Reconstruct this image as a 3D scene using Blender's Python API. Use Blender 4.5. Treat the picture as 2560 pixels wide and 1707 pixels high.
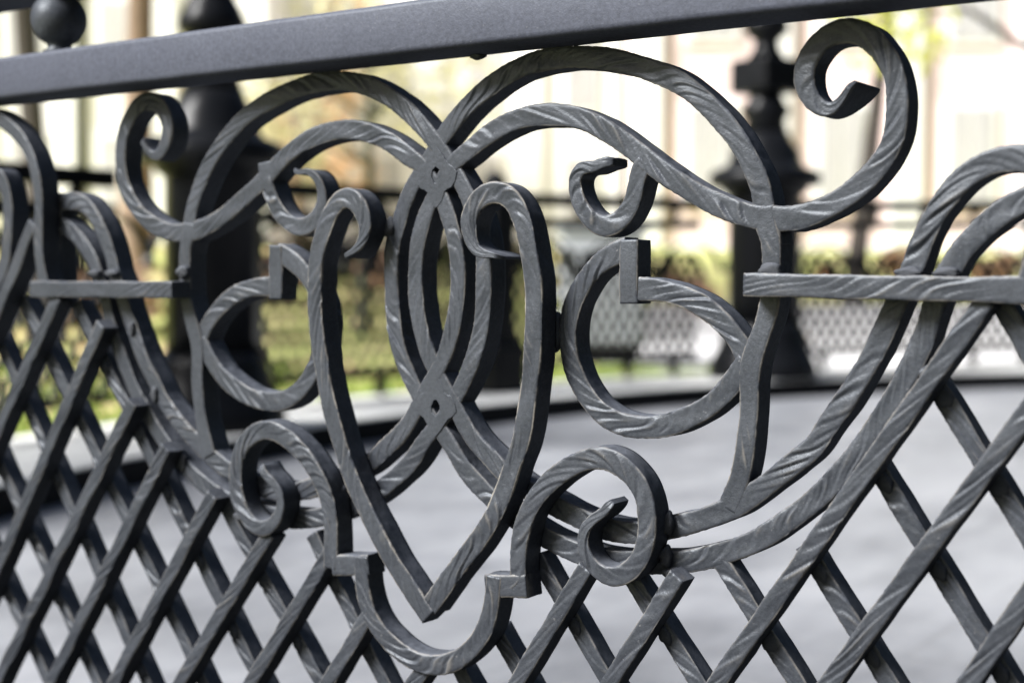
import bpy, bmesh, math, random
import numpy as np
from mathutils import Vector, Matrix

# ------------------------------------------------------------------ scene, camera, light
scene = bpy.context.scene
for o in list(bpy.data.objects):
    bpy.data.objects.remove(o)
random.seed(7)
R_ = math.radians
CAM = Vector((0.9137, -1.1938, 0.0047))
YAW, PITCH, ROLL = R_(34.35), R_(2.4), R_(0.2)
FW = Vector((-math.sin(YAW) * math.cos(PITCH), math.cos(YAW) * math.cos(PITCH), -math.sin(PITCH)))
RT0 = Vector((math.cos(YAW), math.sin(YAW), 0))
UP0 = RT0.cross(FW)
RT = RT0 * math.cos(ROLL) + UP0 * math.sin(ROLL)
UP = UP0 * math.cos(ROLL) - RT0 * math.sin(ROLL)
cd = bpy.data.cameras.new('camera')
cd.sensor_width = 36.0
cd.lens = 50.0
cd.clip_start, cd.clip_end = 0.05, 400
cd.dof.use_dof = True
cd.dof.focus_distance = 1.36
cd.dof.aperture_fstop = 2.9
cam = bpy.data.objects.new('camera', cd)
cam.matrix_world = Matrix((
    (RT.x, UP.x, -FW.x, CAM.x), (RT.y, UP.y, -FW.y, CAM.y), (RT.z, UP.z, -FW.z, CAM.z), (0, 0, 0, 1)))
scene.collection.objects.link(cam)
scene.camera = cam

SUN_EL, SUN_AZ = R_(39), R_(211)      # azimuth clockwise from +Y: light comes from the front left
world = bpy.data.worlds.new('World')
scene.world = world
world.use_nodes = True
wn = world.node_tree
wn.nodes.clear()
sky = wn.nodes.new('ShaderNodeTexSky')
sky.sky_type = 'NISHITA'
sky.sun_disc = False
sky.sun_elevation, sky.sun_rotation = SUN_EL, SUN_AZ
sky.dust_density, sky.air_density = 4.0, 1.0
bgn = wn.nodes.new('ShaderNodeBackground')
bgn.inputs['Strength'].default_value = 0.05
wout = wn.nodes.new('ShaderNodeOutputWorld')
wn.links.new(sky.outputs[0], bgn.inputs[0])
wn.links.new(bgn.outputs[0], wout.inputs[0])
sd = bpy.data.lights.new('sun', 'SUN')
sd.energy = 5.0
sd.angle = R_(24)
sd.color = (1.0, 0.995, 0.985)
sun = bpy.data.objects.new('sun', sd)
sun.rotation_euler = Vector((-math.sin(SUN_AZ) * math.cos(SUN_EL), -math.cos(SUN_AZ) * math.cos(SUN_EL), -math.sin(SUN_EL))).to_track_quat('-Z', 'Y').to_euler()
scene.collection.objects.link(sun)
vs = scene.view_settings
vs.view_transform, vs.look, vs.gamma, vs.use_curve_mapping = 'Standard', 'None', 1.0, False
vs.exposure = 1.3

# ------------------------------------------------------------------ helpers
def link(o, parent=None):
    scene.collection.objects.link(o)
    if parent is not None:
        o.parent = parent
    return o

def tag(o, label=None, cat=None, group=None, kind=None):
    for k, v in (('label', label), ('category', cat), ('group', group), ('kind', kind)):
        if v:
            o[k] = v
    return o

def empty(name, loc, label, cat, group=None, rz=0):
    o = bpy.data.objects.new(name, None)
    o.location = loc
    o.rotation_euler.z = rz
    o.empty_display_size = 0.1
    return tag(link(o), label, cat, group)

def mesh_obj(name, verts, faces, mat, parent=None, smooth=True, attr=None):
    me = bpy.data.meshes.new(name)
    me.from_pydata([tuple(v) for v in verts], [], faces)
    if smooth:
        me.polygons.foreach_set('use_smooth', [True] * len(me.polygons))
    if attr is not None:
        a = me.attributes.new('wear_glint', 'FLOAT', 'POINT')
        a.data.foreach_set('value', np.asarray(attr, dtype=np.float32))
    me.materials.append(mat)
    me.update()
    return link(bpy.data.objects.new(name, me), parent)

def bm_obj(name, bm, mat, parent=None, smooth=False):
    me = bpy.data.meshes.new(name)
    bmesh.ops.recalc_face_normals(bm, faces=bm.faces)
    bm.to_mesh(me)
    bm.free()
    if smooth:
        me.polygons.foreach_set('use_smooth', [True] * len(me.polygons))
    me.materials.append(mat)
    return link(bpy.data.objects.new(name, me), parent)

def bm_box(bm, lo, hi, M=None, bevel=0.0):
    r = bmesh.ops.create_cube(bm, size=1.0)
    vs_ = r['verts']
    for v in vs_:
        v.co = Vector([lo[i] + (v.co[i] + 0.5) * (hi[i] - lo[i]) for i in range(3)])
    if bevel > 0:
        es = list({e for v in vs_ for e in v.link_edges})
        rr = bmesh.ops.bevel(bm, geom=es, offset=bevel, segments=2, affect='EDGES', profile=0.5)
        vs_ = list({v for f in rr['faces'] for v in f.verts} | {v for v in vs_ if v.is_valid})
    if M is not None:
        for v in vs_:
            v.co = M @ v.co

def lathe(prof, seg=28):
    V, F = [], []
    for r, z in prof:
        for i in range(seg):
            a = 2 * math.pi * i / seg
            V.append((r * math.cos(a), r * math.sin(a), z))
    n = len(prof)
    for j in range(n - 1):
        for i in range(seg):
            k = (i + 1) % seg
            F.append((j * seg + i, j * seg + k, (j + 1) * seg + k, (j + 1) * seg + i))
    F.append(tuple(range(seg))[::-1])
    F.append(tuple((n - 1) * seg + i for i in range(seg)))
    return V, F

# ------------------------------------------------------------------ materials
def new_mat(name):
    m = bpy.data.materials.new(name)
    m.use_nodes = True
    nt = m.node_tree
    return m, nt, nt.nodes['Principled BSDF']

def nd(nt, typ, **kw):
    n = nt.nodes.new(typ)
    for k, v in kw.items():
        if k.startswith('_'):
            n.inputs[k[1:].replace('_', ' ')].default_value = v
        else:
            setattr(n, k, v)
    return n

def ramp(nt, fac, stops):
    r = nt.nodes.new('ShaderNodeValToRGB')
    el = r.color_ramp.elements
    while len(el) < len(stops):
        el.new(0.5)
    for e, (p, c) in zip(el, stops):
        e.position = p
        e.color = (*c, 1) if len(c) == 3 else c
    nt.links.new(fac, r.inputs[0])
    return r.outputs[0]

def noise(nt, scale, detail=4, rough=0.55, vec=None, dist=0.0):
    n = nd(nt, 'ShaderNodeTexNoise', _Scale=scale, _Detail=detail, _Roughness=rough, _Distortion=dist)
    if vec is not None:
        nt.links.new(vec, n.inputs['Vector'])
    return n.outputs['Fac']

def coords(nt, scale=None):
    tc = nt.nodes.new('ShaderNodeTexCoord')
    if scale is None:
        return tc.outputs['Object']
    mp = nt.nodes.new('ShaderNodeMapping')
    mp.inputs['Scale'].default_value = scale
    nt.links.new(tc.outputs['Object'], mp.inputs[0])
    return mp.outputs[0]

def mix(nt, fac, a, b):
    m = nt.nodes.new('ShaderNodeMix')
    m.data_type = 'RGBA'
    for sock, v in ((m.inputs[0], fac), (m.inputs[6], a), (m.inputs[7], b)):
        if hasattr(v, 'is_linked'):
            nt.links.new(v, sock)
        elif isinstance(v, tuple):
            sock.default_value = (*v, 1)
        else:
            sock.default_value = v
    return m.outputs[2]

def math_n(nt, op, a, b):
    m = nt.nodes.new('ShaderNodeMath')
    m.operation = op
    for s, v in ((m.inputs[0], a), (m.inputs[1], b)):
        if hasattr(v, 'is_linked'):
            nt.links.new(v, s)
        else:
            s.default_value = v
    return m.outputs[0]

def bump(nt, bsdf, h, strength, dist):
    b = nd(nt, 'ShaderNodeBump', _Strength=strength, _Distance=dist)
    nt.links.new(h, b.inputs['Height'])
    nt.links.new(b.outputs[0], bsdf.inputs['Normal'])

def iron_mat(name, c0, c1, rough, wear_glint=True, grain=0.35, sheen=0.019):
    m, nt, b = new_mat(name)
    co = coords(nt)
    big = noise(nt, 14, 4, 0.6, co)
    col = ramp(nt, big, [(0.3, c0), (0.7, c1)])
    mot = ramp(nt, noise(nt, 240, 3, 0.7, co), [(0.25, (0.72, 0.72, 0.72)), (0.75, (1.25, 1.25, 1.25))])
    mm = nt.nodes.new('ShaderNodeMix'); mm.data_type = 'RGBA'; mm.blend_type = 'MULTIPLY'; mm.inputs[0].default_value = 1.0
    nt.links.new(col, mm.inputs[6]); nt.links.new(mot, mm.inputs[7])
    col = mm.outputs[2]
    speck = ramp(nt, noise(nt, 330, 2, 0.5, co), [(0.70, (0, 0, 0)), (0.78, (1, 1, 1))])
    col = mix(nt, math_n(nt, 'MULTIPLY', speck, 0.40), col, (0.17, 0.17, 0.175))
    if wear_glint:
        at = nd(nt, 'ShaderNodeAttribute', attribute_name='wear_glint')  # worn edges plus highlights painted on the ridge tops
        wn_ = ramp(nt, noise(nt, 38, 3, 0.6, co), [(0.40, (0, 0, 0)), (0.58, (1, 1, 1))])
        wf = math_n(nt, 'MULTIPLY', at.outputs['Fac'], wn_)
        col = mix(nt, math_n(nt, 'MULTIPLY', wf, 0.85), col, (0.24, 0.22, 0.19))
    # skylight painted in: faces that look up get a paler, mottled tint
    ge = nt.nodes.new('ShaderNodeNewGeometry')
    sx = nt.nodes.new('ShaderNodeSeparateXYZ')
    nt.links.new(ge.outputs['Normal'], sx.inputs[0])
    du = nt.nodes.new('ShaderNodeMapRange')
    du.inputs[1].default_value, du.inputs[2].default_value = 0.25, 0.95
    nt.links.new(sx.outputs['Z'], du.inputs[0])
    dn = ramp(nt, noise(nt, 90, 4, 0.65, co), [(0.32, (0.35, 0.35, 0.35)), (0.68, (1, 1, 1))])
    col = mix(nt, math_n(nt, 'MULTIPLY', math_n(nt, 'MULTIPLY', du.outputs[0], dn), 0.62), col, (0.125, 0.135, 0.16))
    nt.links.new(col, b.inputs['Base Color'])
    rr = nt.nodes.new('ShaderNodeMapRange')
    rr.inputs[3].default_value, rr.inputs[4].default_value = rough - 0.08, rough + 0.12
    nt.links.new(noise(nt, 60, 3, 0.6, co), rr.inputs[0])
    nt.links.new(rr.outputs[0], b.inputs['Roughness'])
    # satin paint: matte body plus a weak sheen that does not brighten at grazing angles
    b.inputs['Specular IOR Level'].default_value = 0.0
    gl = nt.nodes.new('ShaderNodeBsdfGlossy')
    gl.inputs['Color'].default_value = (sheen * 0.88, sheen * 0.94, sheen, 1)
    nt.links.new(rr.outputs[0], gl.inputs['Roughness'])
    ad = nt.nodes.new('ShaderNodeAddShader')
    nt.links.new(b.outputs[0], ad.inputs[0])
    nt.links.new(gl.outputs[0], ad.inputs[1])
    nt.links.new(ad.outputs[0], nt.nodes['Material Output'].inputs[0])
    h = math_n(nt, 'ADD', math_n(nt, 'MULTIPLY', noise(nt, 160, 4, 0.6, co), 1.0), math_n(nt, 'MULTIPLY', noise(nt, 620, 2, 0.6, co), 0.45))
    bump(nt, b, h, grain, 0.0016)
    nt.links.new(b.inputs['Normal'].links[0].from_socket, gl.inputs['Normal'])
    return m

def simple_mat(name, stops, scale=3.0, rough=0.7, detail=5, spec=0.4, bstr=0.0, bscale=30.0, vscale=None):
    m, nt, b = new_mat(name)
    co = coords(nt, vscale)
    col = ramp(nt, noise(nt, scale, detail, 0.6, co), stops)
    nt.links.new(col, b.inputs['Base Color'])
    b.inputs['Roughness'].default_value = rough
    b.inputs['Specular IOR Level'].default_value = spec
    if bstr:
        bump(nt, b, noise(nt, bscale, 4, 0.6, co), bstr, 0.01)
    return m

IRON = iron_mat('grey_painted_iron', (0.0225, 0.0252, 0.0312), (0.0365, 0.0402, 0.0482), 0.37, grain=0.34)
RAILM = iron_mat('grey_painted_rail', (0.040, 0.0438, 0.0600), (0.046, 0.0500, 0.0675), 0.42, wear_glint=False, grain=0.22)
WELD = iron_mat('weld_metal', (0.03, 0.032, 0.037), (0.05, 0.053, 0.06), 0.42, wear_glint=False, grain=0.6)
BLACK = simple_mat('black_gloss_paint', [(0.3, (0.004, 0.0045, 0.0055)), (0.7, (0.008, 0.0085, 0.010))], 6, 0.30, spec=0.09)

# centre lines of the fence bars in metres (along the fence, height)
D = {
'upright':[(0.3721,0.0735),(0.3753,0.0554),(0.3795,0.0447),(0.3808,0.0337),(0.381,0.0199),(0.3807,0.0019),(0.3791,-0.0133),(0.3749,-0.0314),(0.3683,-0.0497),(0.3624,-0.0666),(0.3601,-0.0849),(0.3604,-0.113),(0.3582,-0.137),(0.3565,-0.152),(0.3514,-0.175),(0.3454,-0.1911),(0.3394,-0.2045)],
'alpha':[(0.3805,0.0378),(0.3792,0.0475),(0.3764,0.054),(0.3737,0.0624),(0.3721,0.0748),(0.3685,0.0922),(0.3596,0.1119),(0.348,0.1319),(0.3364,0.1465),(0.3262,0.1576),(0.3072,0.1757),(0.2835,0.193),(0.2508,0.207),(0.2206,0.2168),(0.1914,0.2229),(0.1597,0.2261),(0.1273,0.2246),(0.0959,0.2173),(0.0656,0.2034),(0.0404,0.1864),(0.0187,0.168),(0.0048,0.1537),(-0.0084,0.1383),(-0.0217,0.1212),(-0.034,0.1039),(-0.0444,0.0863),(-0.0518,0.0668),(-0.0592,0.046),(-0.0617,0.0049),(-0.0581,-0.0413),(-0.0476,-0.0773),(-0.0318,-0.1064),(-0.0183,-0.1254),(-0.0039,-0.1442),(0.0154,-0.1641),(0.0355,-0.1901),(0.0572,-0.2084),(0.0786,-0.224),(0.1091,-0.2416),(0.1408,-0.254),(0.1734,-0.2635),(0.207,-0.2678),(0.243,-0.2663),(0.2906,-0.26),(0.3195,-0.2524),(0.346,-0.2423),(0.3719,-0.2296),(0.3986,-0.2101),(0.4218,-0.1913),(0.4388,-0.1747),(0.4555,-0.1544),(0.461,-0.1478),(0.4827,-0.1169),(0.4998,-0.0869),(0.514,-0.0575),(0.5229,-0.0351),(0.5285,-0.0155),(0.5347,0.0),(0.5422,0.0161),(0.5503,0.0308),(0.5615,0.0434),(0.5787,0.0591),(0.597,0.0705),(0.6114,0.0757)],
'beta':[(0.4561,0.1805),(0.4509,0.1723),(0.4441,0.1635),(0.4371,0.158),(0.4294,0.1572),(0.4208,0.1624),(0.4135,0.1724),(0.41,0.1847),(0.4117,0.1994),(0.4222,0.2146),(0.4349,0.2225),(0.4516,0.2242),(0.4682,0.217),(0.482,0.202),(0.491,0.185),(0.4947,0.1653),(0.4946,0.1445),(0.4912,0.1264),(0.482,0.1099),(0.4686,0.0947),(0.4508,0.0807),(0.4312,0.0705),(0.4098,0.0636),(0.3894,0.062),(0.3655,0.0639),(0.3426,0.0701),(0.3176,0.0803),(0.2921,0.0942),(0.2714,0.1071),(0.2499,0.1218),(0.2297,0.1366),(0.204,0.1527),(0.1778,0.1646),(0.1493,0.1704),(0.1184,0.171),(0.0867,0.164),(0.06,0.1523),(0.0376,0.1377),(0.0228,0.1289),(0.0118,0.1182),(0.0008,0.1043),(-0.0093,0.0869),(-0.0165,0.071),(-0.0236,0.0505),(-0.0273,0.0294),(-0.0284,-0.0032),(-0.0236,-0.0357),(-0.0132,-0.0681),(0.0001,-0.092),(0.0143,-0.1108),(0.0264,-0.1295),(0.0374,-0.1466),(0.0532,-0.1639),(0.0707,-0.1771),(0.0881,-0.1916),(0.1165,-0.2065),(0.1524,-0.2204),(0.1803,-0.23),(0.2068,-0.2364),(0.2326,-0.2376),(0.2595,-0.234),(0.2862,-0.2262),(0.3143,-0.2169),(0.3409,-0.2043),(0.3623,-0.191),(0.3863,-0.1729),(0.4068,-0.1553),(0.424,-0.1403),(0.4338,-0.1239),(0.4533,-0.0971),(0.4709,-0.0669),(0.4856,-0.0372),(0.496,-0.0133),(0.5031,0.0024),(0.51,0.0168),(0.5163,0.0363),(0.5247,0.0555),(0.533,0.0691),(0.5456,0.0854),(0.5606,0.0981),(0.5779,0.1056),(0.5963,0.1072),(0.6108,0.1047)],
'hook':[(0.2499,0.1203),(0.2433,0.1104),(0.2401,0.0989),(0.2343,0.0801),(0.2218,0.0642),(0.2055,0.0587),(0.1899,0.0649),(0.1775,0.0787),(0.1707,0.0954),(0.1711,0.1089),(0.179,0.1168),(0.1912,0.1167),(0.2042,0.1209),(0.2136,0.1212)],
'hookL':[(-0.2493,0.141),(-0.2474,0.1269),(-0.2422,0.1074),(-0.2303,0.0853),(-0.2114,0.07),(-0.1903,0.0653),(-0.1729,0.0727),(-0.163,0.0895),(-0.163,0.1074),(-0.1712,0.1213),(-0.1843,0.1282),(-0.197,0.1266),(-0.2052,0.1313)],
'c_arc':[(0.2313,0.0373),(0.21,0.0293),(0.1911,0.016),(0.1771,-0.0005),(0.1674,-0.0187),(0.1635,-0.04),(0.1641,-0.0628),(0.1696,-0.0838),(0.1831,-0.106),(0.2025,-0.1238),(0.225,-0.133),(0.2487,-0.1345),(0.2735,-0.1315),(0.2974,-0.1222),(0.318,-0.111),(0.3336,-0.0974),(0.3458,-0.0827),(0.3579,-0.0682)],
'c_branch':[(0.2324,-0.0017),(0.2526,-0.0019),(0.2691,-0.0032),(0.2931,-0.0093),(0.3171,-0.0211),(0.336,-0.0364),(0.3485,-0.0516),(0.3587,-0.0681)],
'c_block':[(0.2321,0.0456),(0.2326,-0.0161)],
'heartR':[(0.1022,0.0281),(0.091,0.0316),(0.0796,0.0329),(0.0701,0.0376),(0.064,0.0485),(0.0616,0.0624),(0.0652,0.0743),(0.0738,0.0864),(0.087,0.0933),(0.1019,0.0929),(0.1149,0.0852),(0.1241,0.0714),(0.1305,0.0562),(0.1352,0.0354),(0.1408,0.0023),(0.1415,-0.0323),(0.1399,-0.07),(0.1341,-0.1157),(0.1269,-0.1542),(0.1169,-0.1772),(0.1077,-0.2025),(0.0938,-0.2301),(0.0767,-0.2552),(0.0536,-0.2829),(0.0301,-0.3112),(0.0117,-0.3352)],
'heartL':[(-0.1084,0.0308),(-0.0932,0.0356),(-0.081,0.0456),(-0.075,0.0586),(-0.075,0.0696),(-0.0824,0.0852),(-0.0953,0.0938),(-0.1105,0.0921),(-0.1237,0.0789),(-0.1333,0.0608),(-0.144,0.0297),(-0.1467,0.0046),(-0.1468,-0.0206),(-0.1431,-0.0541),(-0.1369,-0.0876),(-0.1277,-0.1258),(-0.1145,-0.1619),(-0.0969,-0.2033),(-0.0796,-0.2334),(-0.0582,-0.2644),(-0.0362,-0.294),(-0.0144,-0.3183),(0.0117,-0.3457)],
'scroll':[(0.1243,-0.3102),(0.1238,-0.2779),(0.1264,-0.2469),(0.1364,-0.2199),(0.1544,-0.197),(0.1774,-0.1786),(0.2018,-0.1663),(0.2223,-0.1633),(0.2408,-0.1693),(0.2576,-0.1825),(0.2667,-0.199),(0.2702,-0.2204),(0.2679,-0.2423),(0.2598,-0.2592),(0.245,-0.2726),(0.2299,-0.2767),(0.2145,-0.2718),(0.2032,-0.2597),(0.1992,-0.2453),(0.2022,-0.2323),(0.2124,-0.2217),(0.2226,-0.2148),(0.231,-0.2044)],
'step':[(0.0845,-0.3039),(0.1349,-0.2976)],
'stepL':[(-0.1213,-0.3064),(-0.0694,-0.2998)],
'bowl':[(-0.0801,-0.2916),(-0.0797,-0.3132),(-0.0765,-0.3344),(-0.0626,-0.3608),(-0.0393,-0.3807),(-0.0123,-0.393),(0.0162,-0.3951),(0.0441,-0.3875),(0.0675,-0.3696),(0.0847,-0.3467),(0.0922,-0.3221),(0.0949,-0.2922)],
'bar':[(0.3667,0.0029),(0.4637,0.0014),(0.549,0.0001),(0.6219,-0.0006)],
'barL':[(-0.3711,-0.0062),(-0.5171,-0.0065),(-0.6371,-0.007)],
'postF':[(0.6129,0.1081),(0.615,0.0551),(0.6159,0.009),(0.6161,-0.0007)],
'postFL':[(-0.7452,0.2248),(-0.7158,0.2209),(-0.6965,0.2137),(-0.6587,0.1907),(-0.6313,0.156),(-0.6211,0.1184),(-0.6213,0.0695),(-0.6207,0.0465),(-0.6175,0.0171),(-0.6093,-0.0084)],
'loopL':[(-0.7272,0.136),(-0.7043,0.1412),(-0.6917,0.1267),(-0.6843,0.0906),(-0.6865,0.0587),(-0.6935,0.0272),(-0.7203,-0.0132)],
'diagL':[(-0.6341,0.0781),(-0.6485,0.0587),(-0.6745,0.0172),(-0.7009,-0.0211),(-0.7413,-0.0787)],
}

# ------------------------------------------------------------------ the iron fence: bars swept along their centre lines
def spline(P, ds):
    """Catmull-Rom through the points, resampled at even steps."""
    P = np.array(P, float)
    if len(P) == 2:
        Q = np.linspace(P[0], P[1], 40)
    else:
        E_ = np.vstack([2 * P[0] - P[1], P, 2 * P[-1] - P[-2]])
        out = []
        for i in range(1, len(E_) - 2):
            p0, p1, p2, p3 = E_[i - 1], E_[i], E_[i + 1], E_[i + 2]
            t0 = 0.0
            t1 = t0 + max(1e-6, np.linalg.norm(p1 - p0)) ** 0.5
            t2 = t1 + max(1e-6, np.linalg.norm(p2 - p1)) ** 0.5
            t3 = t2 + max(1e-6, np.linalg.norm(p3 - p2)) ** 0.5
            t = np.linspace(t1, t2, 14, endpoint=False)[:, None]
            A1 = (t1 - t) / (t1 - t0) * p0 + (t - t0) / (t1 - t0) * p1
            A2 = (t2 - t) / (t2 - t1) * p1 + (t - t1) / (t2 - t1) * p2
            A3 = (t3 - t) / (t3 - t2) * p2 + (t - t2) / (t3 - t2) * p3
            B1 = (t2 - t) / (t2 - t0) * A1 + (t - t0) / (t2 - t0) * A2
            B2 = (t3 - t) / (t3 - t1) * A2 + (t - t1) / (t3 - t1) * A3
            out.append((t2 - t) / (t2 - t1) * B1 + (t - t1) / (t2 - t1) * B2)
        Q = np.vstack(out + [P[-1:]])
        # light smoothing of hand-measured points
        for _ in range(26):
            Q[1:-1] = 0.25 * Q[:-2] + 0.5 * Q[1:-1] + 0.25 * Q[2:]
    L = np.r_[0, np.cumsum(np.linalg.norm(np.diff(Q, axis=0), axis=1))]
    n = max(4, int(L[-1] / ds))
    s = np.linspace(0, L[-1], n + 1)
    return np.c_[np.interp(s, L, Q[:, 0]), np.interp(s, L, Q[:, 1])], s

SMOOTH = []      # junctions where the casting is plain: (u, v, radius)
TT = np.linspace(-0.93, 0.93, 17)
QQ = np.array([0.12, 0.3, 0.5, 0.7, 0.88])

def relief(s, t, w, rng, k, lam):
    """Oblique feathered strokes cast into the face: grooves with a ridge beside them."""
    S, Tt = np.meshgrid(s, t, indexing='ij')
    p = rng.uniform(0, 6.28, 8)
    warp = 0.32 * np.sin(S * 6.28 / 0.16 + p[0]) + 0.10 * np.sin(S * 6.28 / 0.071 + Tt * 0.9 + p[1]) + 0.14 * np.sin(Tt * 2.6 + S * 6.28 / 0.17 + p[2])
    kk = k * (1.0 + 0.40 * np.sin(S * 6.28 / 0.31 + p[3]))
    ph = (S - kk * Tt * w * 0.5) / lam + warp
    c = np.floor(ph).astype(int)
    f = ph - c
    c = c - c.min()
    amp = rng.uniform(0.2, 1.0, c.max() + 2)[c]
    tc = rng.uniform(-0.6, 0.6, c.max() + 2)[c]
    gw = rng.uniform(0.06, 0.15, c.max() + 2)[c]
    env = np.clip(1.15 - np.abs((Tt - tc) / 1.0) ** 3, 0, 1)
    g = -np.exp(-((f - 0.45) / gw) ** 2) + 0.75 * np.exp(-((f - 0.72) / 0.15) ** 2)
    p2 = rng.uniform(0, 6.28, 4)
    fine = 0.02 * np.sin((S - 1.7 * kk * Tt * w * 0.5) * 6.28 / (lam * 0.43) + p2[0] + 2 * warp)
    broad = 0.35 * np.sin(S * 6.28 / 0.10 + 1.1 * Tt + p2[1]) * np.cos(Tt * 1.5 + p2[2])
    patch = np.clip(0.72 + 0.55 * np.sin(S * 6.28 / 0.19 + p2[3]) + 0.35 * np.sin(S * 6.28 / 0.083 + p[4]), 0.38, 1)
    return (amp * env * g + fine * env) * patch + broad

def sweep(name, P, parent, yf, w=0.0185, depth=0.027, seed=0, k=2.0, lam=0.0240, amp=0.0024,
          tip0=None, tip1=None, mat=None, plain=False, wear_glint=0.7, ds=0.0023, flip=False, dirw=0.11):
    """One forged bar. tip = (length, end width, forward flare, backward flare)."""
    P = [(-u, v) for u, v in P] if flip else P
    C, s = spline(P, ds)
    n = len(s)
    rng = np.random.RandomState(seed * 7 + 13)
    T = np.gradient(C, axis=0)
    T /= np.linalg.norm(T, axis=1)[:, None] + 1e-12
    Nn = np.c_[-T[:, 1], T[:, 0]]
    hw = np.full(n, w / 2)
    ph = rng.uniform(0, 6.28, 6)
    hw *= 1 + 0.030 * np.sin(s * 6.28 / 0.071 + ph[0]) + 0.010 * np.sin(s * 6.28 / 0.029 + ph[1])
    hw *= 1 - dirw * np.abs(T[:, 1])
    for (a, b, r) in SMOOTH:
        hw *= 1 + (-0.10 if abs(a) < 0.01 else 0.10) * np.exp(-(np.hypot(C[:, 0] - a, C[:, 1] - b) / (r * 0.75)) ** 2)
    yA = np.full(n, yf) + 0.0005 * np.sin(s * 6.28 / 0.09 + ph[2])
    for (a, b, r) in SMOOTH[:4]:
        yA = yA + 0.0003 * np.exp(-(np.hypot(C[:, 0] - a, C[:, 1] - b) / 0.036) ** 4)
    yB = np.full(n, yf + depth)
    for tip, d in ((tip0, s), (tip1, s[-1] - s)):
        if tip:
            ln, ew, ff, bf = tip[:4]
            blunt = len(tip) > 4
            x = np.clip(d / ln, 0, 1)
            x = x * x * (3 - 2 * x)
            hw = ew / 2 + (hw - ew / 2) * x
            e = np.clip(d / (ln * 0.55), 0, 1)
            e = 1 - e * e * (3 - 2 * e)
            r0 = np.clip(1 - d / 0.006, 0, 1)
            yA = yA - ff * e + r0 * (0.003 if blunt else 0.008)
            yB = yB + bf * e
            hw = hw * (1 - (0.35 if blunt else 0.45) * r0 ** 2)
    sm = np.ones(n)
    for (a, b, r) in SMOOTH:
        dd = np.hypot(C[:, 0] - a, C[:, 1] - b) / r
        sm *= 1 - 0.93 * np.exp(-dd ** 4)
    scale = np.clip(hw / (w / 2), 0.2, 1) * sm
    rel = relief(s, TT, w, rng, k, lam) * (0.12 if plain else 1.0)
    rel = rel * (amp * scale)[:, None]
    side = [relief(s, np.linspace(-0.8, 0.8, len(QQ)), w, rng, k * 1.2, lam * 1.5) * (amp * 0.55 * scale)[:, None] for _ in range(2)]
    cols = []

    def ring(nn, yy):
        cols.append(np.c_[C[:, 0] + Nn[:, 0] * nn, yy, C[:, 1] + Nn[:, 1] * nn])
    wr = []
    for j, t in enumerate(TT):
        edge = 0.0006 * max(0, (abs(t) - 0.7) / 0.23) ** 2
        ring(t * hw, yA + edge - rel[:, j])
        wr.append(np.clip(rel[:, j] / (amp * 0.9) - 0.25, 0, 0.6) * 0.55 if abs(t) < 0.9 else np.full(n, wear_glint * 0.6))  # ridge tops lightened as painted highlights; face rims are worn paint
    dep = yB - yA
    jit = 0.00018 * np.sin(s * 6.28 / 0.011 + ph[3]) + 0.00015 * np.sin(s * 6.28 / 0.0071 + ph[4])
    ring(hw + jit, yA + np.minimum(0.0013, dep * 0.2)); wr.append(np.full(n, wear_glint))
    for i, q in enumerate(QQ):
        ring(hw + side[0][:, i] - 0.0002, yA + q * dep); wr.append(np.zeros(n))
    ring(hw * 0.97, yB); wr.append(np.zeros(n))
    ring(-hw * 0.97, yB); wr.append(np.zeros(n))
    for i, q in enumerate(QQ[::-1]):
        ring(-(hw + side[1][:, i] - 0.0002), yA + q * dep); wr.append(np.zeros(n))
    ring(-(hw - jit), yA + np.minimum(0.0013, dep * 0.2)); wr.append(np.full(n, wear_glint))
    K = len(cols)
    V = np.stack(cols, axis=1).reshape(-1, 3)
    W = np.stack(wr, axis=1).reshape(-1) * rng.uniform(0.5, 1.0)
    idx = np.arange(n * K).reshape(n, K)
    a, b = idx[:-1], idx[1:]
    F = np.stack([a, np.roll(a, -1, 1), np.roll(b, -1, 1), b], axis=-1).reshape(-1, 4)
    faces = [tuple(int(i) for i in f) for f in F]
    faces.append(tuple(int(i) for i in idx[0])[::-1])
    faces.append(tuple(int(i) for i in idx[-1]))
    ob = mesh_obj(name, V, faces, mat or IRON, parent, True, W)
    me = ob.data
    me.polygons.foreach_set('use_smooth', [True] * (len(faces) - 2) + [False, False])
    return ob

_weld = {}
def weld_mesh(i):
    if i not in _weld:
        rng = np.random.RandomState(40 + i)
        bm = bmesh.new()
        bmesh.ops.create_icosphere(bm, subdivisions=3, radius=1.0)
        ph = rng.uniform(0, 6.28, 9)
        for v in bm.verts:
            x, y, z = v.co
            v.co *= 1 + 0.10 * math.sin(3.1 * x + 2.2 * y + ph[0]) + 0.07 * math.sin(5.3 * z - 3.1 * x + ph[1]) + 0.06 * math.sin(9 * y + 7 * z + ph[2])
        me = bpy.data.meshes.new('weld')
        bm.to_mesh(me)
        bm.free()
        me.polygons.foreach_set('use_smooth', [True] * len(me.polygons))
        me.materials.append(WELD if i % 2 else IRON)
        _weld[i] = me
    return _weld[i]

def weld(parent, u, v, y, sx, sy, sz, i=0, rot=0.0):
    o = bpy.data.objects.new('weld', weld_mesh(i))
    o.location = (u, y, v)
    o.scale = (sx, sy, sz)
    o.rotation_euler = (0, rot, 0)
    return link(o, parent)

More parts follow.
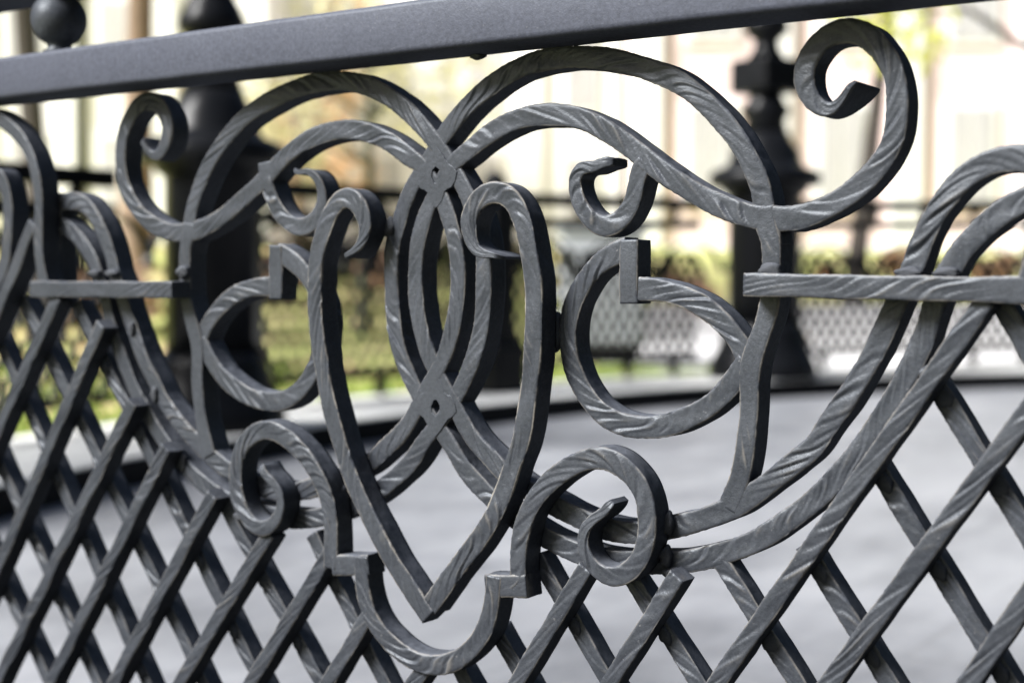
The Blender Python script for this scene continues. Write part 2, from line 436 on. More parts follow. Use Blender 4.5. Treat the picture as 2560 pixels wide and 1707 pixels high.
FA, FF = 0.0, -0.027          # front planes of the rear and front layer of bars
fence = empty('ornamental_fence', (0, 0, 0), 'dark grey wrought iron fence with scrolls, heart and diagonal lattice in sharp focus up front', 'fence')
def mir(P): return [(-u, v) for u, v in P]
for (a, b, r) in ((0, 0.1165, 0.046), (0, -0.129, 0.046), (0.374, 0.066, 0.02), (0.232, 0.015, 0.034), (0.362, -0.066, 0.026), (0.349, -0.19, 0.026), (0.612, 0.0, 0.03), (0.25, 0.135, 0.018)):
    SMOOTH += [(a, b, r), (-a, b, r)]

W = 0.0222
sd_ = 1
for flip, dy in ((False, 0.0), (True, -0.00025)):
    L = flip
    sweep('arch_bar', D['alpha'], fence, FA + dy + 0.0004, W, seed=sd_ + 1, k=1.9 if not L else -1.9, flip=flip)
    sweep('scroll_bar', D['beta'], fence, FA + dy + 0.00012, W, seed=sd_ + 2, k=-1.8 if not L else 1.8, flip=flip, tip0=(0.075, 0.005, 0.003, 0.036))
    if L:
        sweep('hook_scroll', D['hookL'], fence, FA + dy + 0.0012, W * 0.95, seed=sd_ + 3, k=1.6, tip1=(0.10, 0.0050, 0.0, 0.004, 1))
    else:
        sweep('hook_scroll', D['hook'], fence, FA + dy + 0.0012, W * 0.95, seed=sd_ + 3, k=-1.6, tip1=(0.11, 0.0105, 0.0, 0.003, 1))
    sweep('upright', D['upright'], fence, FA + dy - 0.0003, W * 0.97, seed=sd_ + 4, k=2.4, flip=flip, amp=0.0006)
    sweep('c_scroll', D['c_arc'], fence, FA + dy + 0.0017, W * 1.02, seed=sd_ + 5, k=1.7 if not L else -1.7, flip=flip)
    sweep('c_scroll_arm', D['c_branch'], fence, FA + dy + 0.0021, W * 0.98, seed=sd_ + 6, k=1.9 if not L else -1.9, flip=flip)
    sweep('scroll_block', D['c_block'], fence, FA + dy + 0.0009, W * 0.98, seed=sd_ + 7, flip=flip, plain=True)
    sweep('curled_scroll', D['scroll'], fence, FF + dy, W, seed=sd_ + 8, k=-1.8 if not L else 1.8, flip=flip, tip1=(0.16, 0.0095, 0.0, 0.003, 1), wear_glint=0.9)
    sd_ += 20
sweep('heart_bar', D['heartR'], fence, FF - 0.0004, W * 1.05, seed=61, k=2.1, tip0=(0.07, 0.005, 0.0, 0.018), wear_glint=1.0)
sweep('heart_bar', D['heartL'], fence, FF - 0.0009, W * 1.05, seed=62, k=-2.1, tip0=(0.07, 0.005, 0.0, 0.018), wear_glint=1.0)
sweep('bowl_bar', D['bowl'], fence, FF - 0.0015, W * 0.98, seed=63, k=1.8, wear_glint=1.0)
sweep('step_block', D['step'], fence, FF - 0.0006, 0.0235, seed=64, dirw=0, plain=True, wear_glint=0.9)
sweep('step_block', D['stepL'], fence, FF - 0.0007, 0.0225, seed=65, dirw=0, plain=True, wear_glint=0.9)
sweep('cross_bar', D['bar'], fence, FF - 0.0011, 0.0208, seed=66, dirw=0, k=3.2, lam=0.024, amp=0.0012, wear_glint=1.0)
sweep('cross_bar', D['barL'], fence, FF - 0.0011, 0.0202, seed=67, dirw=0, k=2.2, lam=0.016, amp=0.0012)
sweep('end_upright', D['postFL'], fence, FF - 0.0004, 0.0195, seed=68, k=2.5, amp=0.0006)
sweep('end_upright', [(-u, v) for u, v in D['postFL']], fence, FF - 0.0004, 0.0195, seed=69, k=2.5, amp=0.0006)
sweep('end_loop', D['loopL'], fence, FF + 0.0006, W, seed=70, amp=0.0006)
sweep('end_loop', mir(D['loopL']), fence, FF + 0.0006, W, seed=71, amp=0.0006)
sweep('end_brace', D['diagL'], fence, FF + 0.0012, W * 0.92, seed=72, amp=0.0006)
sweep('end_brace', mir(D['diagL']), fence, FF + 0.0012, W * 0.92, seed=73, amp=0.0006)
for sx in (-1, 1):
    sweep('rear_upright', [(sx * 0.622, 0.118), (sx * 0.622, -0.03)], fence, FA + 0.0004, W, seed=75 + sx, k=2.5, amp=0.0005)

# cast pads with a small hole where the four arch bars cross
def pad(vc, sg):
    out = [(0, .041), (.009, .031), (.0165, .0200), (.0205, .0150), (.028, .0105), (.0345, .003), (.0315, -.010), (.0255, -.0185), (.0190, -.0205), (.0145, -.0240), (.010, -.037), (.004, -.044), (0, -.0465)]
    out = [(u * 0.80, v * 0.74) for u, v in out]
    outer = out + [(-u, v) for u, v in out[-2:0:-1]]
    inner = [(0, .0088), (.0052, .0048), (.0056, -.0030), (.0015, -.0088), (-.0022, -.0082), (-.0058, -.0015), (-.0048, .0050)]
    bm = bmesh.new()
    lo = [bm.verts.new((u, 0, vc + sg * v)) for u, v in outer]
    li = [bm.verts.new((u, 0, vc + sg * v)) for u, v in inner]
    es = [bm.edges.new((l[i], l[(i + 1) % len(l)])) for l in (lo, li) for i in range(len(l))]
    bmesh.ops.triangle_fill(bm, use_beauty=True, edges=es)
    r = bmesh.ops.extrude_face_region(bm, geom=bm.faces[:])
    for g in r['geom']:
        if isinstance(g, bmesh.types.BMVert):
            g.co.y += 0.026
    for v in bm.verts:
        v.co.y -= 0.0002
    bmesh.ops.recalc_face_normals(bm, faces=bm.faces)
    ed = [e for e in bm.edges if len(e.link_faces) == 2 and e.calc_face_angle(0) > 0.8 and all(v.co.y < 0.01 for v in e.verts)]
    bmesh.ops.bevel(bm, geom=ed, offset=0.0005, segments=2, affect='EDGES', profile=0.5)
    return bm_obj('crossing_pad', bm, IRON, fence)
pad(0.1165, 1)
pad(-0.1290, -1)

# diagonal lattice: rising bars in the front layer, falling bars behind them
BOT = -0.66
SLASH = [(0.6426, 0.4722, -0.2677), (0.6718, 0.5845, -0.0084), (0.6651, 0.6786, -0.0411), (0.5816, 0.7594, -0.18), (0.6411, 0.3742, -0.272), (0.8133, 0.329, -0.4021), (0.7007, 0.1744, -0.354), (0.7402, 0.0871, -0.2883), (0.7551, -0.0101, -0.2814), (0.706, -0.1394, -0.2454), (0.689, -0.2569, -0.1952), (0.6992, -0.3516, -0.1439), (0.6412, -0.4765, -0.0495), (0.7002, -0.5804, -0.0161)]
BACK = [(-0.5952, 0.578, 0.0015), (-0.652, 0.4783, -0.0663), (-0.6737, 0.3755, -0.1482), (-0.7165, 0.2493, -0.23), (-0.7523, 0.1409, -0.2519), (-0.8105, 0.0075, -0.2799), (-0.7421, -0.0755, -0.2727), (-0.7626, -0.1952, -0.3542), (-0.7759, -0.2849, -0.3982), (-0.6937, -0.3744, -0.2823), (-0.8132, -0.5316, -0.2588), (-0.7326, -0.6031, -0.0251), (-0.7333, -0.7077, -0.0212), (-0.6907, -0.8003, -0.0716), (-0.7285, -0.9258, -0.1247), (-0.7828, -1.0606, -0.2963)]
# the same lattice goes on past both sides of the picture
SLASH += [(0.70, 0.86 + 0.1 * i, -0.02) for i in range(4)] + [(0.70, -0.69 - 0.1 * i, -0.02) for i in range(4)]
BACK += [(-0.70, 0.67 + 0.1 * i, -0.02) for i in range(3)]
for i, (a, b, top) in enumerate(SLASH):
    P = [(a * v + b, v) for v in np.linspace(top, BOT, 5)]
    sweep('lattice_bar', P, fence, FF + 0.0042 + 0.0003 * (i % 3), 0.0190, 0.0228, seed=100 + i, k=-2.8, lam=0.031, amp=0.0022, ds=0.003)
for i, (a, b, top) in enumerate(BACK):
    P = [(a * v + b, v) for v in np.linspace(top, BOT, 5)]
    sweep('lattice_bar', P, fence, FA + 0.0006 * (i % 3) + 0.0004, 0.0190, 0.0225, seed=140 + i, k=2.8, lam=0.031, amp=0.0022, ds=0.003)
n = 0
for (a, b, t1) in SLASH:
    for (c, d, t2) in BACK:
        v = (d - b) / (a - c)
        u = a * v + b
        if v < min(t1, t2) - 0.004 and v > BOT and -1.0 < u < 0.8:
            weld(fence, u + 0.0075, v - 0.0115, 0.0030, 0.0078, 0.0050, 0.0100, (n % 3) * 2, -0.60)
            n += 1

CW = (0.1475, -0.0440)
# welding beads at the joints one can see
for sx in (-1, 1):
    weld(fence, sx * 0.381, 0.0155, -0.001, 0.0125, 0.0085, 0.0075, 1)
    weld(fence, sx * 0.508, 0.0135, -0.002, 0.0125, 0.0085, 0.0050, 3)
    weld(fence, sx * 0.5405, 0.0135, -0.002, 0.0125, 0.0085, 0.0050, 1)
    weld(fence, sx * CW[0], CW[1], 0.009, 0.0085, 0.0085, 0.019, 2)
    weld(fence, sx * 0.2800, -0.224, -0.003, 0.0065, 0.008, 0.0115, 3 if sx > 0 else 2)
    weld(fence, sx * 0.2785, -0.2555, -0.003, 0.0065, 0.008, 0.0105, 3)
    weld(fence, sx * 0.285, -0.2715, -0.001, 0.012, 0.008, 0.006, 3)
    weld(fence, sx * 0.109, -0.205, -0.002, 0.010, 0.010, 0.012, 0)
    weld(fence, sx * 0.128, -0.232, -0.001, 0.010, 0.010, 0.012, 2)
for (u, v, r) in ((-0.475, -0.055, 0.010), (-0.435, -0.135, 0.011), (-0.385, -0.215, 0.011), (-0.345, -0.262, 0.011)):
    weld(fence, u, v, 0.001, r * 0.62, 0.006, r * 0.9, 1)
weld(fence, -0.0655, 0.0622, 0.003, 0.009, 0.008, 0.011, 3)

# top rail, balls and hand rail
def rail(name, x0, x1, y0, y1, z0, z1, mat, r=0.0065):
    prof = []
    for cy, cz, a0 in ((y0 + r, z0 + r, 180), (y1 - r, z0 + r, 270), (y1 - r, z1 - r, 0), (y0 + r, z1 - r, 90)):
        for j in range(5):
            a = R_(a0 + 90 * j / 4)
            prof.append((cy + r * math.cos(a), cz + r * math.sin(a)))
    nx = 160
    V, F = [], []
    rng = np.random.RandomState(5)
    for i in range(nx + 1):
        x = x0 + (x1 - x0) * i / nx
        dy = 0.0004 * math.sin(x * 23) + 0.0003 * math.sin(x * 61 + 1)
        for (y, z) in prof:
            V.append((x, y + dy, z + dy * 0.6))
    m = len(prof)
    for i in range(nx):
        for j in range(m):
            F.append((i * m + j, i * m + (j + 1) % m, (i + 1) * m + (j + 1) % m, (i + 1) * m + j))
    F.append(tuple(range(m))[::-1])
    F.append(tuple(nx * m + j for j in range(m)))
    return mesh_obj(name, V, F, mat, fence)
rail('top_rail', -2.4, 1.6, -0.053, 0.010, 0.2365, 0.2895, RAILM)
rail('hand_rail', -2.4, 1.6, -0.055, 0.015, 0.3610, 0.4150, RAILM, 0.012)
rail('base_rail', -2.4, 1.6, -0.040, 0.040, -0.690, -0.645, RAILM)
ball_prof = [(0.014, -0.046), (0.019, -0.043), (0.020, -0.040), (0.014, -0.036)] + [(0.0345 * math.cos(R_(a)), 0.0345 * math.sin(R_(a))) for a in range(-64, 65, 8)] + [(0.014, 0.036), (0.014, 0.040)]
for u in (-1.35, -0.765, -0.584, 0.584, 0.765, 1.35):
    V, F = lathe(ball_prof, 32)
    o = mesh_obj('ball', V, F, RAILM if False else IRON, fence)
    o.location = (u, -0.02, 0.3335)
# weld drop under the top rail
weld(fence, 0.0545, 0.2365, 0.0, 0.010, 0.006, 0.0045, 0)

# ------------------------------------------------------------------ the round plaza and its ledge
GZ = -0.72
CC = Vector((5.07, 4.22, 0))
RR = 8.32
CAPZ = -0.61
def polar(ang, rho, z=0.0):
    a = R_(ang)
    return Vector((CC.x + rho * math.cos(a), CC.y + rho * math.sin(a), z))

m, nt, b = new_mat('plaza_paving')
co = coords(nt)
big = noise(nt, 0.9, 5, 0.6, co)
mid = noise(nt, 5, 5, 0.65, coords(nt, (1.0, 0.35, 1)))
col = ramp(nt, math_n(nt, 'ADD', math_n(nt, 'MULTIPLY', big, 0.5), math_n(nt, 'MULTIPLY', mid, 0.5)), [(0.38, (0.145, 0.151, 0.166)), (0.50, (0.222, 0.230, 0.248)), (0.62, (0.272, 0.279, 0.298))])
bk = nd(nt, 'ShaderNodeTexBrick', _Scale=1.0, _Mortar_Size=0.006, _Brick_Width=0.6, _Row_Height=0.3)
nt.links.new(co, bk.inputs['Vector'])
bk.inputs['Color1'].default_value = (1, 1, 1, 1)
bk.inputs['Color2'].default_value = (0.93, 0.93, 0.94, 1)
bk.inputs['Mortar'].default_value = (0.85, 0.85, 0.85, 1)
mu = nt.nodes.new('ShaderNodeMix'); mu.data_type = 'RGBA'; mu.blend_type = 'MULTIPLY'; mu.inputs[0].default_value = 1
nt.links.new(col, mu.inputs[6]); nt.links.new(bk.outputs['Color'], mu.inputs[7])
nt.links.new(mu.outputs[2], b.inputs['Base Color'])
b.inputs['Roughness'].default_value = 0.5
PAVE = m
V = [(-120, -120, GZ), (140, -120, GZ), (140, 160, GZ), (-120, 160, GZ)]
tag(mesh_obj('plaza', V, [(0, 1, 2, 3)], PAVE, smooth=False), kind='structure')

STONE = simple_mat('pale_granite', [(0.3, (0.62, 0.63, 0.62)), (0.7, (0.74, 0.74, 0.72))], 8, 0.6)
DARKSTONE = simple_mat('black_granite', [(0.3, (0.004, 0.004, 0.005)), (0.7, (0.009, 0.009, 0.010))], 20, 0.6, spec=0.1)
def arc_block(bm, a0, a1, r0, r1, z0, z1, n=4):
    ring = []
    for i in range(n + 1):
        a = a0 + (a1 - a0) * i / n
        ring.append([bm.verts.new(polar(a, r, z)) for r, z in ((r0, z0), (r1, z0), (r1, z1), (r0, z1))])
    for i in range(n):
        for j in range(4):
            bm.faces.new((ring[i][j], ring[i][(j + 1) % 4], ring[i + 1][(j + 1) % 4], ring[i + 1][j]))
    bm.faces.new(ring[0]); bm.faces.new(ring[-1][::-1])
kerb = bpy.data.objects.new('kerb', None)
tag(link(kerb), kind='structure')
for i in range(17):
    a0 = 128 + 5.6 * i
    bm = bmesh.new(); arc_block(bm, a0, a0 + 5.6, RR, RR + 0.08, GZ - 0.02, CAPZ - 0.008)
    bm_obj('fascia_stone', bm, DARKSTONE, kerb)
    bm = bmesh.new(); arc_block(bm, a0 + 0.03, a0 + 5.57, RR - 0.012, RR + 0.80, CAPZ - 0.008, CAPZ)
    bm_obj('cap_stone', bm, STONE, kerb)

# ------------------------------------------------------------------ lawn, path and far ground
GRASS = simple_mat('autumn_lawn', [(0.30, (0.30, 0.36, 0.09)), (0.48, (0.42, 0.45, 0.15)), (0.60, (0.52, 0.47, 0.22)), (0.72, (0.56, 0.43, 0.27))], 1.6, 0.9, 8)
PATH = simple_mat('pale_path', [(0.3, (0.52, 0.52, 0.53)), (0.7, (0.62, 0.61, 0.62))], 2.0, 0.8)
def lawn_h(rho, ang):
    x = max(0.0, rho - RR - 6.0)
    return CAPZ - 0.03 + 1.35 * (1 - math.exp(-(x / 5.5) ** 1.6)) + 0.02 * math.sin(rho * 1.3 + ang * 0.2)
V, F = [], []
angs = np.linspace(100, 260, 81)
rhos = np.r_[np.linspace(RR + 0.79, RR + 8, 22), np.linspace(RR + 9, RR + 90, 24)]
for a in angs:
    for r in rhos:
        V.append(polar(a, r, lawn_h(r, a)))
nr = len(rhos)
for i in range(len(angs) - 1):
    for j in range(nr - 1):
        F.append((i * nr + j, i * nr + j + 1, (i + 1) * nr + j + 1, (i + 1) * nr + j))
tag(mesh_obj('lawn', V, F, GRASS), kind='structure')
V, F = [], []
pa = np.linspace(104, 163.5, 40)
for i, a in enumerate(pa):
    w0 = RR + 0.82 + max(0, (a - 154) * 0.14)
    w1 = float(np.interp(a, [141, 148, 155, 161.5], [RR + 8.6, 13.0, 10.8, 9.25]))
    for t in np.linspace(0, 1, 8):
        r = w0 + (max(w1, w0 + 0.2) - w0) * t
        V.append(polar(a, r, lawn_h(r, a) + 0.035))
for i in range(len(pa) - 1):
    for j in range(7):
        F.append((i * 8 + j, i * 8 + j + 1, (i + 1) * 8 + j + 1, (i + 1) * 8 + j))
tag(mesh_obj('path', V, F, PATH), kind='structure')

# ------------------------------------------------------------------ posts and fence on the ledge
def post(ang, sxy, sz, label, square=True):
    p = polar(ang, RR + 0.30, CAPZ)
    root = empty('cast_iron_post', p, label, 'post', 'turned posts on the stone ledge', R_(ang + 180))
    root.scale = (sxy, sxy, sz)
    def part(nm, prof, seg=28):
        V, F = lathe(prof, seg)
        return mesh_obj(nm, V, F, BLACK, root)
    part('base', [(0.315, 0.0), (0.315, 0.05), (0.31, 0.08), (0.29, 0.13), (0.26, 0.20), (0.235, 0.30), (0.225, 0.36)])
    part('shaft', [(0.212, 0.34), (0.212, 1.20), (0.22, 1.215)], 10)
    part('flange', [(0.22, 1.18), (0.245, 1.20), (0.25, 1.225), (0.305, 1.235), (0.32, 1.25), (0.32, 1.31), (0.30, 1.335), (0.225, 1.365), (0.205, 1.40), (0.20, 1.46), (0.15, 1.53), (0.135, 1.58)])
    part('neck', [(0.13, 1.58), (0.112, 1.655), (0.135, 1.70), (0.14, 1.73), (0.10, 1.80), (0.095, 1.83)])
    if square:
        bm = bmesh.new(); bm_box(bm, (-0.15, -0.15, 1.83), (0.15, 0.15, 2.05), None, 0.02)
        bm_obj('block', bm, BLACK, root)
    else:
        part('vase', [(0.10, 1.82), (0.145, 1.86), (0.15, 1.90), (0.125, 1.96), (0.095, 2.02), (0.09, 2.05)])
    part('finial', [(0.12, 2.04), (0.075, 2.12), (0.07, 2.17), (0.125, 2.22), (0.13, 2.28), (0.10, 2.33), (0.05, 2.37), (0.06, 2.42), (0.05, 2.5), (0.01, 2.6)])
    return root
post(-171.9, 0.95, 0.885, 'big black turned iron post on the ledge at left, behind the fence scroll', False)
post(158.6, 1.12, 1.0, 'slimmer looking black turned iron post farther away at right')

mp = empty('short_iron_post', polar(173.0, RR + 0.45, CAPZ), 'short black iron post seen low between the heart and the central oval', 'post', rz=R_(173))
bm = bmesh.new(); bm_box(bm, (-0.085, -0.085, 0.30), (0.085, 0.085, 1.05), None, 0.01); bm_obj('shaft', bm, BLACK, mp)
bm = bmesh.new(); bm_box(bm, (-0.13, -0.13, 0.0), (0.13, 0.13, 0.27), None, 0.02); bm_box(bm, (-0.10, -0.10, 0.27), (0.10, 0.10, 0.31), None, 0.01); bm_obj('base', bm, BLACK, mp)
V, F = lathe([(0.07, 1.05), (0.10, 1.07), (0.10, 1.10), (0.05, 1.12), (0.07, 1.16), (0.05, 1.21), (0.01, 1.23)], 20)
mesh_obj('cap', V, F, BLACK, mp)

def ledge_fence(a0, a1, label):
    root = empty('ornamental_fence', polar((a0 + a1) / 2, RR + 0.70, CAPZ), label, 'fence', 'fence panels on the stone ledge')
    off = Vector(root.location)
    def ztop(a): return 0.40 + (188.8 - a) / 39.0 * 0.13
    def band(nm, z0, z1, d, step=1.0, up=False):
        V, F = [], []
        n = max(2, int(abs(a1 - a0) / step))
        for i in range(n + 1):
            a = a0 + (a1 - a0) * i / n
            zz = ztop(a) if up else 0
            for r, z in ((RR + 0.70 - d, z0), (RR + 0.70 + d, z0), (RR + 0.70 + d, z1), (RR + 0.70 - d, z1)):
                V.append(polar(a, r, z + zz) - off)
        for i in range(n):
            for j in range(4):
                F.append((i * 4 + j, i * 4 + (j + 1) % 4, (i + 1) * 4 + (j + 1) % 4, (i + 1) * 4 + j))
        F += [(3, 2, 1, 0), tuple(n * 4 + j for j in range(4))]
        return mesh_obj(nm, V, F, BLACK, root, smooth=False)
    band('hand_rail', -0.01, 0.065, 0.035, up=True)
    band('top_rail', -0.14, -0.078, 0.032, up=True)
    band('bottom_rail', -0.505, -0.475, 0.02)
    # balls between the rails
    V, F = lathe([(0.012, -0.04)] + [(0.034 * math.cos(R_(q)), 0.034 * math.sin(R_(q))) for q in range(-65, 66, 13)] + [(0.012, 0.04)], 14)
    me = None
    n = int(abs(a1 - a0) / 2.6)
    for i in range(n):
        a = a0 + (a1 - a0) * (i + 0.5) / n
        for z in (ztop(a) - 0.037, -0.545):
            if me is None:
                o = mesh_obj('ball', V, F, BLACK, root); me = o.data
            else:
                o = link(bpy.data.objects.new('ball', me), root)
            o.location = polar(a, RR + 0.70, z) - off
            o.scale = (1, 1, 1.9 if z < -0.5 else 1)
    # lattice: crossing bars too fine to tell apart at this distance
    bm = bmesh.new()
    L = R_(abs(a1 - a0)) * (RR + 0.7)
    z0, z1 = -0.48, 0.20
    step, sl = 0.10, 0.70
    def P(u, z, dr): return polar(a0 + (a1 - a0) * u / L, RR + 0.70 + dr, z) - off
    cnt = int((L + 1) / step)
    for s_, dr in ((1, -0.008), (-1, 0.008)):
        for i in range(-8, cnt + 8):
            ub = i * step
            ua, ue = ub, ub + s_ * sl * (z1 - z0)
            za, ze = z0, z1
            for lim in (0, L):
                pass
            if max(ua, ue) < 0 or min(ua, ue) > L:
                continue
            def clipu(u, z, u2, z2):
                if u < 0: return 0, z + (z2 - z) * (0 - u) / (u2 - u)
                if u > L: return L, z + (z2 - z) * (L - u) / (u2 - u)
                return u, z
            A_ = clipu(ua, za, ue, ze); B_ = clipu(ue, ze, ua, za)
            hw = 0.0105
            vs_ = []
            for (u, z) in (A_, B_):
                for du, dd in ((-hw * 1.2, -0.008), (hw * 1.2, -0.008), (hw * 1.2, 0.008), (-hw * 1.2, 0.008)):
                    vs_.append(bm.verts.new(P(u + du, z, dr + dd)))
            for j in range(4):
                bm.faces.new((vs_[j], vs_[(j + 1) % 4], vs_[4 + (j + 1) % 4], vs_[4 + j]))
    tag(bm_obj('lattice', bm, BLACK, root), kind='stuff')
    # scroll arches below the top rail
    nA = max(1, int(L / 0.62))
    for i in range(nA):
        uc = L * (i + 0.5) / nA
        for sg in (-1, 1):
            for rr_, zc in ((0.27, 0.02), (0.19, 0.0)):
                pts = [(uc + sg * (0.02 + rr_ * (1 - math.cos(t))), zc + rr_ * 0.95 * math.sin(t)) for t in np.linspace(0, math.pi * 0.93, 14)]
                V, F = [], []
                for (u, z) in pts:
                    for du, dd in ((0, -0.02), (0.018 * sg, -0.02), (0.018 * sg, 0.02), (0, 0.02)):
                        V.append(P(u + du, z + abs(du) * 0.3, dd))
                for q in range(len(pts) - 1):
                    for j in range(4):
                        F.append((q * 4 + j, q * 4 + (j + 1) % 4, (q + 1) * 4 + (j + 1) % 4, (q + 1) * 4 + j))
                mesh_obj('arch_bar', V, F, BLACK, root, smooth=False)
    return root
ledge_fence(205, 189.2, 'blurred black lattice fence on the ledge left of the big left post')
ledge_fence(186.4, 160.0, 'blurred black lattice fence on the ledge between the two turned posts')
ledge_fence(157.0, 134, 'blurred black lattice fence on the ledge right of the farther post')

# ------------------------------------------------------------------ things beyond the fence
AX = Vector((FW.x, FW.y, 0)).normalized()
LAT = Vector((RT0.x, RT0.y, 0))
def place(px, dist, z=0.0):
    """ground position seen in picture column px (of 2560) at a distance along the view"""
    return CAM + AX * dist + LAT * ((px - 1280) / 3556 * dist) + Vector((0, 0, z - CAM.z))
def ground_z(p):
    d = Vector((p.x - CC.x, p.y - CC.y))
    return lawn_h(d.length, math.degrees(math.atan2(d.y, d.x)) % 360)

CONC = simple_mat('grey_concrete', [(0.3, (0.30, 0.32, 0.36)), (0.7, (0.42, 0.44, 0.48))], 9, 0.8)
p = place(1500, 10.6); p.z = ground_z(p)
bin_ = empty('concrete_planter', p, 'blurred grey concrete planter standing behind the lattice fence', 'planter', rz=YAW)
bm = bmesh.new(); bm_box(bm, (-0.30, -0.3, 0.16), (0.30, 0.3, 0.98), None, 0.03); bm_obj('body', bm, CONC, bin_)
bm = bmesh.new(); bm_box(bm, (-0.33, -0.33, 0.98), (0.33, 0.33, 1.06), None, 0.015); bm_obj('rim', bm, CONC, bin_)
bm = bmesh.new(); bm_box(bm, (-0.26, -0.26, -0.02), (0.26, 0.26, 0.16), None, 0.01); bm_obj('foot', bm, DARKSTONE, bin_)

# buildings
def wall_mat(name, c):
    return simple_mat(name, [(0.3, tuple(x * 0.92 for x in c)), (0.7, c)], 0.6, 0.85)
PINK = wall_mat('pink_plaster', (0.82, 0.66, 0.655))
WHITE = wall_mat('white_plaster', (0.83, 0.825, 0.82))
CREAM = wall_mat('cream_plaster', (0.82, 0.80, 0.795))
GLASS = simple_mat('window_glass', [(0.3, (0.42, 0.41, 0.42)), (0.7, (0.50, 0.49, 0.50))], 1, 0.15)
ROOFM = simple_mat('grey_roof', [(0.3, (0.16, 0.16, 0.17)), (0.7, (0.22, 0.22, 0.23))], 2, 0.7)
def building(px0, px1, dist, h, wallm, label, bay=2.1, depth=7.0):
    a, b_ = place(px0, dist), place(px1, dist)
    w = (b_ - a).length
    base = -0.2
    root = empty('building', ((a + b_) / 2).to_3d(), label, 'building', rz=YAW)
    root.location.z = base
    bm = bmesh.new(); bm_box(bm, (-w / 2, 0, -1.5), (w / 2, depth, h)); bm_obj('wall', bm, wallm, root)
    bm = bmesh.new(); bm_box(bm, (-w / 2 - 0.3, -0.35, h), (w / 2 + 0.3, depth + 0.3, h + 0.35)); bm_obj('cornice', bm, WHITE, root)
    bm = bmesh.new(); bm_box(bm, (-w / 2 - 0.1, -0.06, -1.4), (w / 2 + 0.1, depth, 0.9)); bm_obj('plinth', bm, WHITE, root)
    bm = bmesh.new()
    v = [bm.verts.new(q) for q in ((-w / 2, -0.2, h + 0.35), (w / 2, -0.2, h + 0.35), (w / 2, depth, h + 0.35), (-w / 2, depth, h + 0.35), (-w / 2 + 2, depth / 2, h + 2.6), (w / 2 - 2, depth / 2, h + 2.6))]
    for f in ((0, 1, 5, 4), (1, 2, 5), (2, 3, 4, 5), (3, 0, 4), (3, 2, 1, 0)): bm.faces.new([v[i] for i in f])
    bm_obj('roof', bm, ROOFM, root)
    n = max(2, int(w / bay))
    for i in range(n + 1):
        x = -w / 2 + w * i / n
        bm = bmesh.new(); bm_box(bm, (x - 0.28, -0.16, 0.9), (x + 0.28, -0.002, h - 0.003)); bm_obj('pilaster', bm, WHITE, root)
    for i in range(n):
        x = -w / 2 + w * (i + 0.5) / n
        for z in np.arange(1.7, h - 2.2, 3.1):
            bm = bmesh.new(); bm_box(bm, (x - 0.52, -0.07, z - 0.12), (x + 0.52, -0.003, z + 1.92))
            f = bm_obj('window', bm, WHITE, root)
            bm = bmesh.new(); bm_box(bm, (x - 0.40, -0.095, z), (x - 0.03, -0.073, z + 1.8)); bm_box(bm, (x + 0.03, -0.095, z), (x + 0.40, -0.073, z + 1.8))
            bm_obj('pane', bm, GLASS, f)
    return root
building(1610, 2900, 27, 7.6, PINK, 'pink plaster building with white pilasters, blurred at the right behind the fence')
building(600, 1570, 38, 9.0, WHITE, 'white plaster building blurred in the middle distance between the other two')
building(-500, 640, 33, 8.2, CREAM, 'cream plaster building with white pilasters, blurred at the left behind the trees')

# trees
BARK = simple_mat('dark_bark', [(0.3, (0.045, 0.038, 0.034)), (0.7, (0.085, 0.072, 0.062))], 14, 0.9, vscale=(1, 1, 0.2))
MOSSBARK = simple_mat('mossy_bark', [(0.3, (0.07, 0.075, 0.05)), (0.7, (0.12, 0.12, 0.085))], 14, 0.9, vscale=(1, 1, 0.2))
BROWNBARK = simple_mat('brown_bark', [(0.3, (0.16, 0.11, 0.08)), (0.7, (0.26, 0.19, 0.14))], 10, 0.9, vscale=(1, 1, 0.2))
def leaf_mat(name, c):
    m, nt, b = new_mat(name)
    oi = coords(nt)
    col = ramp(nt, noise(nt, 2.5, 3, 0.6, oi), [(0.3, tuple(x * 0.75 for x in c)), (0.7, tuple(min(1, x * 1.2) for x in c))])
    nt.links.new(col, b.inputs['Base Color'])
    b.inputs['Roughness'].default_value = 0.6
    tr = nt.nodes.new('ShaderNodeBsdfTranslucent')
    nt.links.new(col, tr.inputs[0])
    ms = nt.nodes.new('ShaderNodeMixShader'); ms.inputs[0].default_value = 0.45
    nt.links.new(b.outputs[0], ms.inputs[1]); nt.links.new(tr.outputs[0], ms.inputs[2])
    nt.links.new(ms.outputs[0], nt.nodes['Material Output'].inputs[0])
    return m
YELLOW = leaf_mat('yellow_leaves', (0.86, 0.80, 0.56))
ORANGE = leaf_mat('orange_leaves', (0.78, 0.57, 0.38))
LIME = leaf_mat('yellow_green_leaves', (0.60, 0.62, 0.14))
OLIVE = leaf_mat('olive_leaves', (0.16, 0.18, 0.08))
RUST = leaf_mat('rust_leaves', (0.52, 0.36, 0.27))
def tube_pts(V, F, pts, rads, seg=9):
    b0 = len(V)
    for i, (p, r) in enumerate(zip(pts, rads)):
        t = (Vector(pts[min(i + 1, len(pts) - 1)]) - Vector(pts[max(i - 1, 0)])).normalized()
        x = t.orthogonal().normalized(); y = t.cross(x)
        for j in range(seg):
            a = 2 * math.pi * j / seg
            V.append(Vector(p) + (x * math.cos(a) + y * math.sin(a)) * r)
    for i in range(len(pts) - 1):
        for j in range(seg):
            k = (j + 1) % seg
            F.append((b0 + i * seg + j, b0 + i * seg + k, b0 + (i + 1) * seg + k, b0 + (i + 1) * seg + j))
